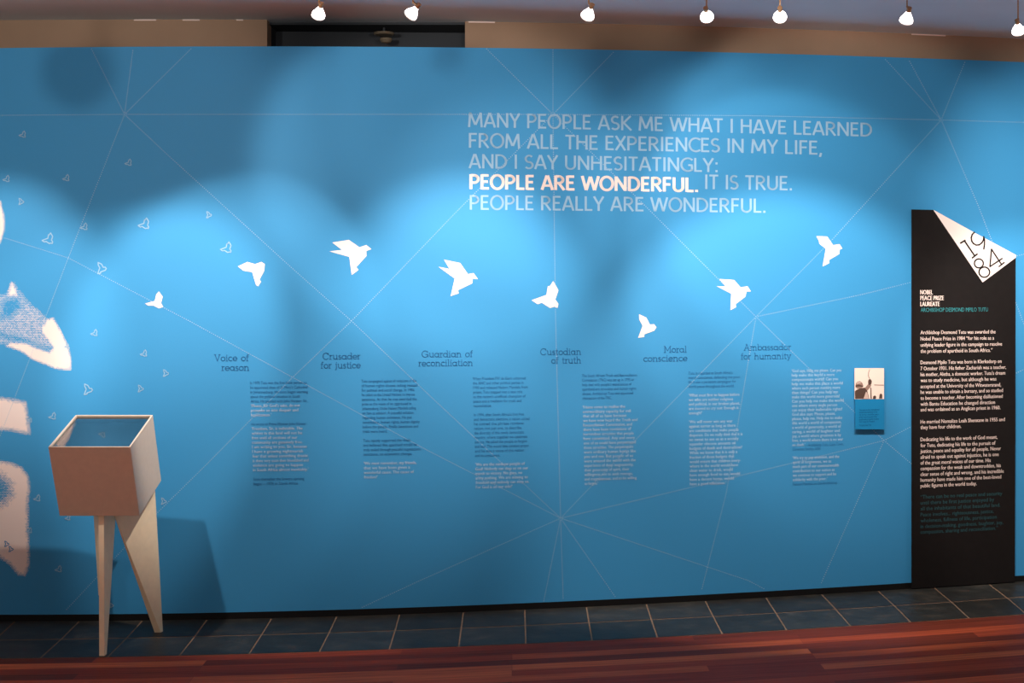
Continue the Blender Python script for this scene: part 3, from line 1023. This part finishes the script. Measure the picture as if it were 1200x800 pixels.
for pts in ([(655, 415), (752, 562)], [(655, 415), (641, 578)], [(641, 578), (756, 502)], [(725, 578), (775, 540)]):
    stroke(m, q(pts), 1.7, OT)
m.build('year_numerals', M_BLACK, panel, recalc=False)['label'] = 'thin black numerals 1984'
OT = OB + .0012
m = MB()
for t, a, b, y in (('NOBEL', 1078.6, 1093, 344.8), ('PEACE PRIZE', 1078.6, 1106, 351.6), ('LAUREATE', 1078.6, 1101, 358.6)):
    write(m, t, a, b, y, 5.1, .03, OT)
m.build('title_lettering', M_CREAM, panel, recalc=False)
m = MB()
write(m, 'ARCHBISHOP DESMOND MPILO TUTU', 1079, 1157.8, 365.3, 4.7, .006, OT)
m.build('name_lettering', M_TEAL, panel, recalc=False)['label'] = 'teal name lettering'
BIO = [(389.6, 'Archbishop Desmond Tutu was awarded the', 1166.6), (397, 'Nobel Peace Prize in 1984 \u201cfor his role as a', 1165), (404.2, 'unifying leader figure in the campaign to resolve', 1174.2), (411.5, 'the problem of apartheid in South Africa.\u201d', 1163),
       (424.8, 'Desmond Mpilo Tutu was born in Klerksdorp on', 1173.7), (431.9, '7 October 1931. His father Zachariah was a teacher,', 1179), (438.8, "his mother, Aletha, a domestic worker. Tutu's dream", 1178), (445.7, 'was to study medicine, but although he was', 1167.5),
       (452.8, 'accepted at the University of the Witwatersrand,', 1173), (459.5, 'he was unable to obtain a bursary, and so studied', 1175.3), (466.5, 'to become a teacher. After becoming disillusioned', 1175), (473.5, 'with Bantu Education he changed direction', 1166), (480, 'and was ordained as an Anglican priest in 1960.', 1172.3),
       (494.3, 'He married Nomalizo Leah Shenxane in 1955 and', 1177.5), (500.8, 'they have four children.', 1126.3),
       (515, 'Dedicating his life to the work of God meant,', 1168.8), (522, 'for Tutu, dedicating his life to the pursuit of', 1166.5), (528.7, 'justice, peace and equality for all people. Never', 1173), (535.6, 'afraid to speak out against injustice, he is one', 1170.3),
       (542.4, 'of the great moral voices of our time. His', 1161), (549, 'compassion for the weak and downtrodden, his', 1172.8), (555.8, 'clear sense of right and wrong, and his incredible', 1176.3), (562.5, 'humanity have made him one of the best-loved', 1173.2), (569.2, 'public figures in the world today.', 1144.5)]
m = MB()
for y, t, xr in BIO:
    write(m, t, 1078.8, xr, y + 1.9, 4.3, .012, OT)
m.build('biography_lettering', M_CREAM, panel, recalc=False)
CLOSE = [(582.5, '\u201cThere can be no real peace and security', 1174.5), (589.3, 'until there be first justice enjoyed by', 1165), (596.2, 'all the inhabitants of that beautiful land.', 1172.3), (603.2, 'Peace involves... righteousness, justice,', 1164.5),
         (610.1, 'wholeness, fullness of life, participation', 1168), (617, 'in decision-making, goodness, laughter, joy,', 1175.5), (623.5, 'compassion, sharing and reconciliation.\u201d', 1169.5)]
m = MB()
for y, t, xr in CLOSE:
    write(m, t, 1078.8, xr, y + 1.8, 4.3, 0.0, OT)
m.build('closing_lettering', M_DTEAL, panel, recalc=False)['label'] = 'dim teal lettering'

# ------------------------------------------------------------------ small caption board with a photograph
cb = empty('caption_board', W(1019, 503, .02))
tag(cb, 'small blue caption board with black and white photograph, mounted beside the black panel', 'caption board')
OC = 0.03


def slabq(xa, ya, xb, yb_, off, back):
    m = MB()
    a = [(xa, ya), (xb, ya), (xb, yb_), (xa, yb_)]
    m.prism([W(x, y, off) for x, y in a], [W(x, y, back) for x, y in a])
    return m


slabq(1002, 467.2, 1036.3, 503.0, OC, OC - .008).build('caption_panel', M_CARD, cb)
slabq(1001.4, 431.2, 1036, 467.4, OC + .001, OC - .008).build('photograph', M_PHOTO, cb)
for xx in (1006, 1032):
    for yy in (437, 497):
        m = MB()
        m.prism([W(xx - 1, yy - 1, OC - .007), W(xx + 1, yy - 1, OC - .007), W(xx + 1, yy + 1, OC - .007), W(xx - 1, yy + 1, OC - .007)],
                [W(xx - 1, yy - 1, .001), W(xx + 1, yy - 1, .001), W(xx + 1, yy + 1, .001), W(xx - 1, yy + 1, .001)])
        m.build('standoff', M_PLINTH, cb)
photo = [o for o in cb.children if o.name.startswith('photograph')][0]
pq = lambda pts: crop(pts, 995, 425, 8.89)
INK = [
    (M_INK, [(62, 375), (60, 300), (72, 285), (108, 268), (140, 262), (165, 258), (180, 262), (192, 300), (210, 372)]),      # coat
    (M_INKM, [(66, 250), (70, 215), (85, 198), (112, 190), (135, 205), (148, 235), (140, 258), (120, 268), (84, 270)]),      # head
    (M_INKL, [(74, 220), (86, 203), (112, 197), (128, 210), (104, 216)]),
    (M_INK, [(66, 236), (100, 226), (148, 240), (146, 250), (108, 246), (70, 250)]),                                        # glasses
    (M_INKM, [(165, 262), (195, 225), (215, 215), (232, 236), (215, 262), (190, 290)]),                                     # raised arm
    (M_INK, [(198, 198), (202, 176), (216, 168), (230, 175), (238, 192), (232, 222), (214, 232), (200, 222)]),              # raised hand
    (M_INKM, [(212, 168), (198, 140), (200, 100), (212, 68), (217, 70), (206, 104), (205, 138), (219, 166)]),               # raised stick
    (M_INK, [(222, 258), (232, 256), (236, 372), (224, 372)]),
    (M_INKM, [(262, 226), (362, 228), (362, 236), (262, 234)]),
    (M_INK, [(248, 374), (252, 346), (270, 340), (284, 352), (278, 374)]),
    (M_INK, [(312, 372), (318, 330), (332, 318), (345, 330), (348, 372)]),
    (M_INKL, [(150, 374), (176, 300), (190, 310), (206, 374)]),
]
for i, (mt, pts) in enumerate(INK):
    m = MB()
    m.add(*flat_poly(pq(pts), OC + .0014 + i * .00012))
    m.build('picture_tone', mt, photo, recalc=False)
m = MB()
for i, (t, xr) in enumerate((('Tutu waves to the crowd gathered', 1030.5), ('outside the cathedral in the', 1028), ('city during a march for peace', 1029.5), ('where many thousands of the', 1027.5), ('people walked together to show', 1030), ('their hope for freedom', 1025))):
    write(m, t, 1006.8, xr, 481.2 + i * 2.75, 2.0, 0.0, OC + .0008)
write(m, 'Photograph, Cape Town', 1006.8, 1021, 499, 1.9, 0.0, OC + .0008)
m.build('caption_lettering', M_CARDTX, cb, recalc=False)['label'] = 'fine dark blue lettering'

# ------------------------------------------------------------------ display case on plywood legs
CASE_D = 5.86
FTL = at(56.5, 524.2, CASE_D)
FTR = at(152.6, 523.0, CASE_D)
ex = Vector((1, 0, 0))
tilt = math.radians(26)
ey = Vector((0, math.cos(math.radians(14.6)), math.sin(math.radians(14.6))))       # front edge to back edge of the top
ez = Vector((0, -math.sin(tilt), math.cos(tilt)))      # up through the case
wid = (FTR - FTL).length
dep_ = 0.382
hei = 0.338
T = 0.007
O = (FTL + FTR) / 2
O.z = (FTL.z + FTR.z) / 2
case = empty('display_case', (O.x, O.y + .15, 0))
tag(case, 'pale tilted box display case with glass top on angular wooden legs', 'display case')


def cp(u, v, w):                                       # case coordinates: across, back, down
    return O + ex * u + ey * v - ez * w


def cbox(u0, u1, v0, v1, w0, w1):
    m = MB()
    a = [cp(u0, v0, w0), cp(u1, v0, w0), cp(u1, v1, w0), cp(u0, v1, w0)]
    b = [cp(u0, v0, w1), cp(u1, v0, w1), cp(u1, v1, w1), cp(u0, v1, w1)]
    m.prism(a, b)
    return m


h = wid / 2
cbox(-h, h, 0, T, 0, hei).build('front_panel', M_CASE, case, bevel=.0012)
cbox(-h, h, dep_ - T, dep_, 0, hei).build('back_panel', M_CASE, case, bevel=.0012)
cbox(-h, -h + T, T, dep_ - T, 0, hei).build('side_panel', M_CASE, case, bevel=.0012)
cbox(h - T, h, T, dep_ - T, 0, hei).build('side_panel', M_CASE, case, bevel=.0012)
cbox(-h + T, h - T, T, dep_ - T, hei - T, hei).build('bottom_panel', M_CASE, case)
cbox(-h + T, h - T, T, dep_ - T, .075, .085).build('display_bed', mat('case_bed', lin(70, 76, 80), .7, .2), case)
cbox(-h + T, h - T, T, dep_ - T, .008, .014).build('glass_top', M_GLASS, case)['label'] = 'clear glass top'


def bottom_z(y):                                       # underside of the tilted box above a point at depth y
    p0, p1 = cp(0, 0, hei), cp(0, dep_, hei)
    return p0.z + (y - p0.y) * (p1.z - p0.z) / (p1.y - p0.y)


def blade(top_a, top_b, bot_a, bot_b, thick, zf=0.0):
    """Tapered board: plan points of the top pair and the foot pair; thick is a vector across the board."""
    za = bottom_z(top_a[1]) + .004
    zb = bottom_z(top_b[1]) + .004
    f = [Vector((top_a[0], top_a[1], za)), Vector((top_b[0], top_b[1], zb)), Vector((bot_b[0], bot_b[1], zf)), Vector((bot_a[0], bot_a[1], zf))]
    m = MB()
    m.prism(f, [p + Vector(thick) for p in f])
    return m


def gx(px, d):
    return (px - 600) * d / F


# front leg: a folded pair of boards meeting in a narrow upright edge
d0 = G(119, 768.5).y
m = blade((gx(115.6, d0 + .06), d0 + .06), (gx(131, d0 + .22), d0 + .22), (gx(116.2, d0), d0), (gx(119.0, d0 + .035), d0 + .035), (0.022, 0, 0))
m.build('leg', M_PLY, case, bevel=.001)
m = blade((gx(108.6, d0 + .18), d0 + .18), (gx(115.4, d0 + .07), d0 + .07), (gx(115.3, d0 + .06), d0 + .06), (gx(115.9, d0 + .045), d0 + .045), (0.006, 0.004, 0), .24)
m.build('leg_wing', M_PLY, case, bevel=.0008)
# rear leg: one broad tapered board, turned across the case
d1 = G(184, 741).y
m = blade((gx(129, 6.12), 6.12), (gx(178.5, d1 - .02), d1 - .02), (gx(181.0, d1), d1), (gx(188.3, d1), d1), (0.006, 0.018, 0))
m.build('leg', M_PLY, case, bevel=.001)

# ------------------------------------------------------------------ lighting track and halogen spots
ZT = 2.745
LAMPS = [  # pixel of the bulb, mouth direction (pixel offset of the front glass), aim pixel on the wall
    ((374, 14), (283, 384), 32, 47, .30), ((484, 14), (122, 460), 150, 41, .50), ((690, 15), (537, 375), 186, 47.2, .79), ((828, 17), (867, 281), 48, 64.5, .58),
    ((914, 17), (917, 299), 47, 54.4, .30), ((1063, 20), (936, 519), 202, 65.9, .45), ((1193, 33), (1255, 502), 193, 46.9, .52),
]
ZL = 2.55


def lamp_loc(px, py):
    d = (ZL - HC) * F / (YH - py)
    return at(px, py, d)


tp = [lamp_loc(*l[0]) for l in LAMPS]
track = empty('lighting_track', (0, 5.8, ZC))
tag(track, 'slim ceiling lighting track carrying the small halogen spotlights', 'lighting track')
m = MB()
ends = [Vector((-2.6, tp[0].y - .35, ZT))] + [Vector((p.x, p.y, ZT)) for p in tp] + [Vector((3.2, tp[-1].y + .16, ZT))]
for a, b in zip(ends[:-1], ends[1:]):
    m.tube(a, b, .009, 10)
m.build('rail', M_CHROME, track)
for k in (0, 2, 4, 6, 8):
    p = ends[k]
    m = MB()
    m.tube(p + Vector((0, 0, .004)), Vector((p.x, p.y, ZC)), .006, 10)
    m.tube(Vector((p.x, p.y, ZC - .012)), Vector((p.x, p.y, ZC)), .03, 16)
    m.build('hanger', M_CHROME, track)

LABELS = ['first glowing halogen spotlight from the left, above the dark recess', 'second glowing halogen spotlight, above the right part of the dark recess',
          'glowing halogen spotlight hanging above the word PEOPLE in the quotation', 'glowing halogen spotlight hanging above the words WHAT I',
          'glowing halogen spotlight hanging above the word HAVE', 'glowing halogen spotlight hanging left of the black panel, above the line node',
          'glowing halogen spotlight nearest the right edge, above the black panel']
for (pp, aim, wt, cone, soft), lab, p in zip(LAMPS, LABELS, tp):
    t = empty('spotlight', (p.x, p.y, ZT))
    tag(t, lab, 'spotlight', 'halogen spotlights on the ceiling track')
    tgt = W(*aim)
    d = (tgt - p).normalized()
    back = p - d * .030
    front = p + d * .020
    m = MB()
    m.tube(Vector((p.x, p.y, ZT - .006)), Vector((p.x, p.y, back.z + .012)), .0028, 8)
    m.build('stem', M_BRASS, t)
    m = MB()
    m.tube(Vector((p.x, p.y, back.z + .018)), back - d * .002, .0045, 8)
    m.tube(back - d * .012, back + d * .006, .009, 14)
    m.build('holder', M_BRASS, t)
    m = MB()
    m.lathe(back, d, [(.003, .0005), (.004, .0075), (.012, .0095), (.024, .0160), (.036, .0228), (.043, .0250), (.046, .0250), (.046, .0225), (.036, .0190), (.014, .0075), (.014, .0005)], 24)
    m.build('reflector', M_GLOW, t, smooth=True)
    m = MB()
    m.lathe(back, d, [(.0465, .0256), (.0505, .0256), (.0505, .0005)], 24)
    m.lathe(back, d, [(.0465, .0256), (.0465, .0005)], 24)
    m.build('front_glass', M_LENS, t)
    spot('spot_lamp', p + d * .045, tgt, wt, cone, soft, .022, WARM, t)

# ------------------------------------------------------------------ dim fitting in the recess
rp = at(450, 43, DB(450) + .13)
rl = empty('recess_light', rp)
tag(rl, 'small dim round light fitting inside the dark recess', 'light fitting')
m = MB()
m.lathe(rp + Vector((0, 0, .02)), (0, 0, -1), [(0, .0005), (0, .05), (.006, .052), (.012, .046), (.012, .0005)], 24)
m.build('rim', M_DIM, rl)
m = MB()
m.lathe(rp + Vector((0.01, 0, -.008)), (0, 0, -1), [(0, .03), (.01, .032), (.022, .022), (.026, .0005)], 20)
m.lathe(rp + Vector((0.01, 0, -.008)), (0, 0, -1), [(0, .03), (0, .0005)], 20)
m.build('bulb', M_DIM, rl)
m = MB()
m.tube(rp + Vector((0, 0, .02)), Vector((rp.x, rp.y, ZC - .012)), .006, 8)
m.build('stem', M_DARK, rl)

# ------------------------------------------------------------------ unseen round caster added above the picture, throws the round shadow on the blue wall
pc = Vector((-1.845, 4.2, 2.533))
pd = empty('shadow_caster', (pc.x, pc.y, ZC))
tag(pd, 'unseen dark round hanging form, added to cast the round shadow on the upper blue wall', 'shadow caster')
m = MB()
m.tube(Vector((pc.x, pc.y, pc.z + .06)), Vector((pc.x, pc.y, ZC)), .006, 10)
m.build('caster_cord', M_DARK, pd)
m = MB()
m.lathe(pc + Vector((0, 0, .0715)), (0, 0, -1), [(a * .84, b * .84) for a, b in [(0, .0005), (.006, .03), (.02, .055), (.045, .075), (.075, .084), (.10, .083), (.13, .071), (.155, .045), (.168, .015), (.17, .0005)]], 28)
m.build('caster_body', M_DARK, pd, smooth=True)
